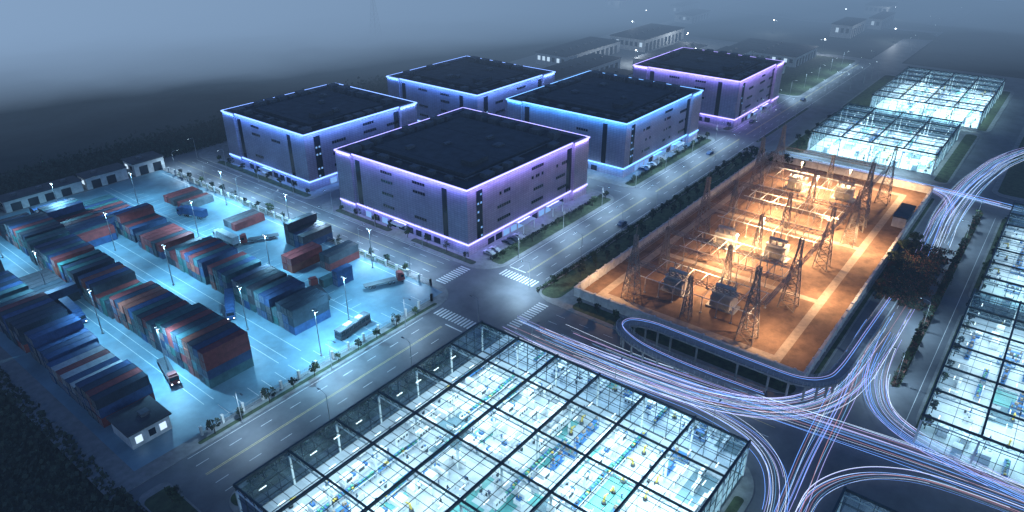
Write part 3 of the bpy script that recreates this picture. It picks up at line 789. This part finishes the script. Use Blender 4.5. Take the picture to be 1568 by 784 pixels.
# ---------------------------------------------------------------- vehicles
def truck(box=True,cm=None):
    b=MB(); m=cm or CM[1]
    b.box(-1.15,4.2,.6,1.15,6.3,2.9,m); b.box(-1.1,6.302,.6,1.1,6.45,1.6,m); b.box(-1.0,6.302,1.75,1.0,6.36,2.7,'dark'); b.box(-1.18,5.2,1.8,-1.152,6.1,2.6,'dark'); b.box(1.152,5.2,1.8,1.18,6.1,2.6,'dark'); b.box(-1,4.3,2.902,1,5.8,3.3,m)
    b.box(-.45,-6.2,.8,.45,4.198,1.098,'mdark'); b.box(-1.2,-6.4,1.1,1.2,3.8,1.25,'mdark')
    if box:
        b.box(-1.2,-6.4,1.252,1.2,3.7,3.85,m)
        for k in range(16): b.box(-1.24,-6.2+k*.62,1.35,1.24,-5.95+k*.62,3.75,m)
    for yv in (5.4,2.6,1.4,-3.6,-4.8):
        for sx in (-1.1,.8):
            b.tube([(sx,yv,.5),(sx+.3,yv,.5)],.5,'black',12)
    for sx in (-.8,.8): b.box(sx-.15,6.452,.8,sx+.15,6.48,1.0,'lampw')
    return b.mesh('container_truck')
T1=truck(True,CM[2]);T2=truck(False,CM[0]);T3=truck(True,CMw)
inst('container_truck',T1,(86,173,.155),2.6);inst('container_truck',T2,(59,158,.155),2.9);inst('flatbed_trailer',T2,(124,149,.155),-2.0);inst('container_truck',T1,(114,243,.155),.3)
inst('container_truck',T2,(118,206,.155),1.1);inst('container_truck',T3,(110,214,.155),.0);inst('container_truck',T1,(56,205,.155),3.1);inst('container_truck',T2,(108,160,.155),-.3)
def bus():
    b=MB(); b.box(-1.25,-5.8,.4,1.25,5.8,1.5,'mdark'); b.box(-1.2,-5.75,1.502,1.2,5.75,2.7,'dark'); b.box(-1.25,-5.8,2.702,1.25,5.8,3.1,'hvac'); b.box(-.8,-3,3.102,.8,-.5,3.4,'mwhite'); b.box(-.8,1.5,3.102,.8,3.5,3.35,'mwhite')
    for k in range(8): b.box(-1.26,-5.7+k*1.55,1.4,1.26,-5.55+k*1.55,2.71,'mdark')
    for yv in (-3.6,3.9):
        for sx in (-1.27,.97): b.tube([(sx,yv,.5),(sx+.3,yv,.5)],.5,'black',12)
    return b.mesh('bus')
inst('bus',bus(),(101,136.5,.155),-math.pi/2+.1)
def car(cm):
    b=MB(); prof=[(-2.2,.35),(-2.25,.8),(-1.5,.95),(-.9,1.42),(.6,1.45),(1.3,.98),(2.1,.85),(2.25,.4)]
    n=len(prof); vs=[(-.88,p[0],p[1]) for p in prof]+[(.88,p[0],p[1]) for p in prof]
    b.add(vs,[tuple(range(n)),tuple(range(2*n-1,n-1,-1))]+[(i,n+i,n+(i+1)%n,(i+1)%n) for i in range(n)],cm)
    b.box(-.9,-.85,.98,.9,.6,1.34,'dark')
    for yv in (-1.4,1.4):
        for sx in (-.92,.72): b.tube([(sx,yv,.33),(sx+.2,yv,.33)],.33,'black',10)
    return b.mesh('parked_car')
CR=[car(CMw),car(CM[3]),car(CM[1])]
random.seed(99)
for x,yv,rz in ((170,136.6,0),(173,136.6,0),(176,136.6,0),(262,134.6,0),(265,134.6,0),(270,134.6,0),(279,134.6,0),(160,136.6,0),(163,136.6,0),(231.5,150,0),(231.5,160,0),(360,124.6,1.57),(420,118,1.57),(300,121,1.57),(208,113.5,1.57)): inst('parked_car',random.choice(CR),(x,yv,.135 if yv>126 and x!=231.5 else .02),rz)
PY=lattice(38,7,1.5); inst('transmission_pylon',PY,(395,455,0))
# ---------------------------------------------------------------- fog (absorbing mist, own emission stands in for scattered light)
def fog(name,cx,cy,rz,sx,sy,h,c,sig):
    b=MB(); b.box(0,-sy/2,-12,sx,sy/2,h,fogmat(name,c,sig)); o=b.obj('mist'); o.location=(cx,cy,0); o.rotation_euler[2]=rz
A=math.radians(45); ca,sa=math.cos(A),math.sin(A)
fog('mist_base',-60,-60,A,3000,3400,102,(.10,.18,.32),.00034)
for d0,sg,c in ((330,.0012,(.14,.21,.31)),(430,.003,(.15,.25,.40)),(560,.006,(.17,.29,.46))):
    fog('mist_%d'%d0,ca*d0,sa*d0,A,3000,4000,100-d0*.02,c,sg)
A2=math.radians(70)
fog('mist_left',math.cos(A2)*470,math.sin(A2)*470,A2,2500,2600,88,(.36,.53,.78),.006)

# ---------------------------------------------------------------- world, sun, camera
wd=bpy.data.worlds.new("World"); scene.world=wd; wd.use_nodes=True; nt=wd.node_tree
bg=nt.nodes['Background']; sk=nt.nodes.new('ShaderNodeTexSky'); sk.sky_type='NISHITA'; sk.sun_disc=False
sk.sun_elevation=math.radians(10); sk.sun_rotation=math.radians(200); sk.ozone_density=5
mx=nt.nodes.new('ShaderNodeMix'); mx.data_type='RGBA'; mx.blend_type='MULTIPLY'; mx.inputs[0].default_value=1; mx.inputs[7].default_value=(.5,.8,1.25,1)
nt.links.new(sk.outputs[0],mx.inputs[6]); nt.links.new(mx.outputs[2],bg.inputs[0]); bg.inputs[1].default_value=.10
sl=bpy.data.lights.new('sun','SUN'); sl.energy=.2; sl.angle=math.radians(12); sl.color=(.6,.75,1)
so=bpy.data.objects.new('sun',sl); col.objects.link(so); so.rotation_euler=(math.radians(40),0,math.radians(-70))
cam=bpy.data.cameras.new('camera'); co=bpy.data.objects.new('camera',cam); col.objects.link(co)
co.location=(0,0,110); co.rotation_euler=(math.radians(62.24),0,math.radians(-51.6)); cam.lens=24.73; cam.sensor_width=36; cam.clip_end=9000; cam.clip_start=1
scene.camera=co
scene.view_settings.view_transform='Standard'; scene.view_settings.look='None'; scene.view_settings.exposure=0
print('objects',len(bpy.data.objects))
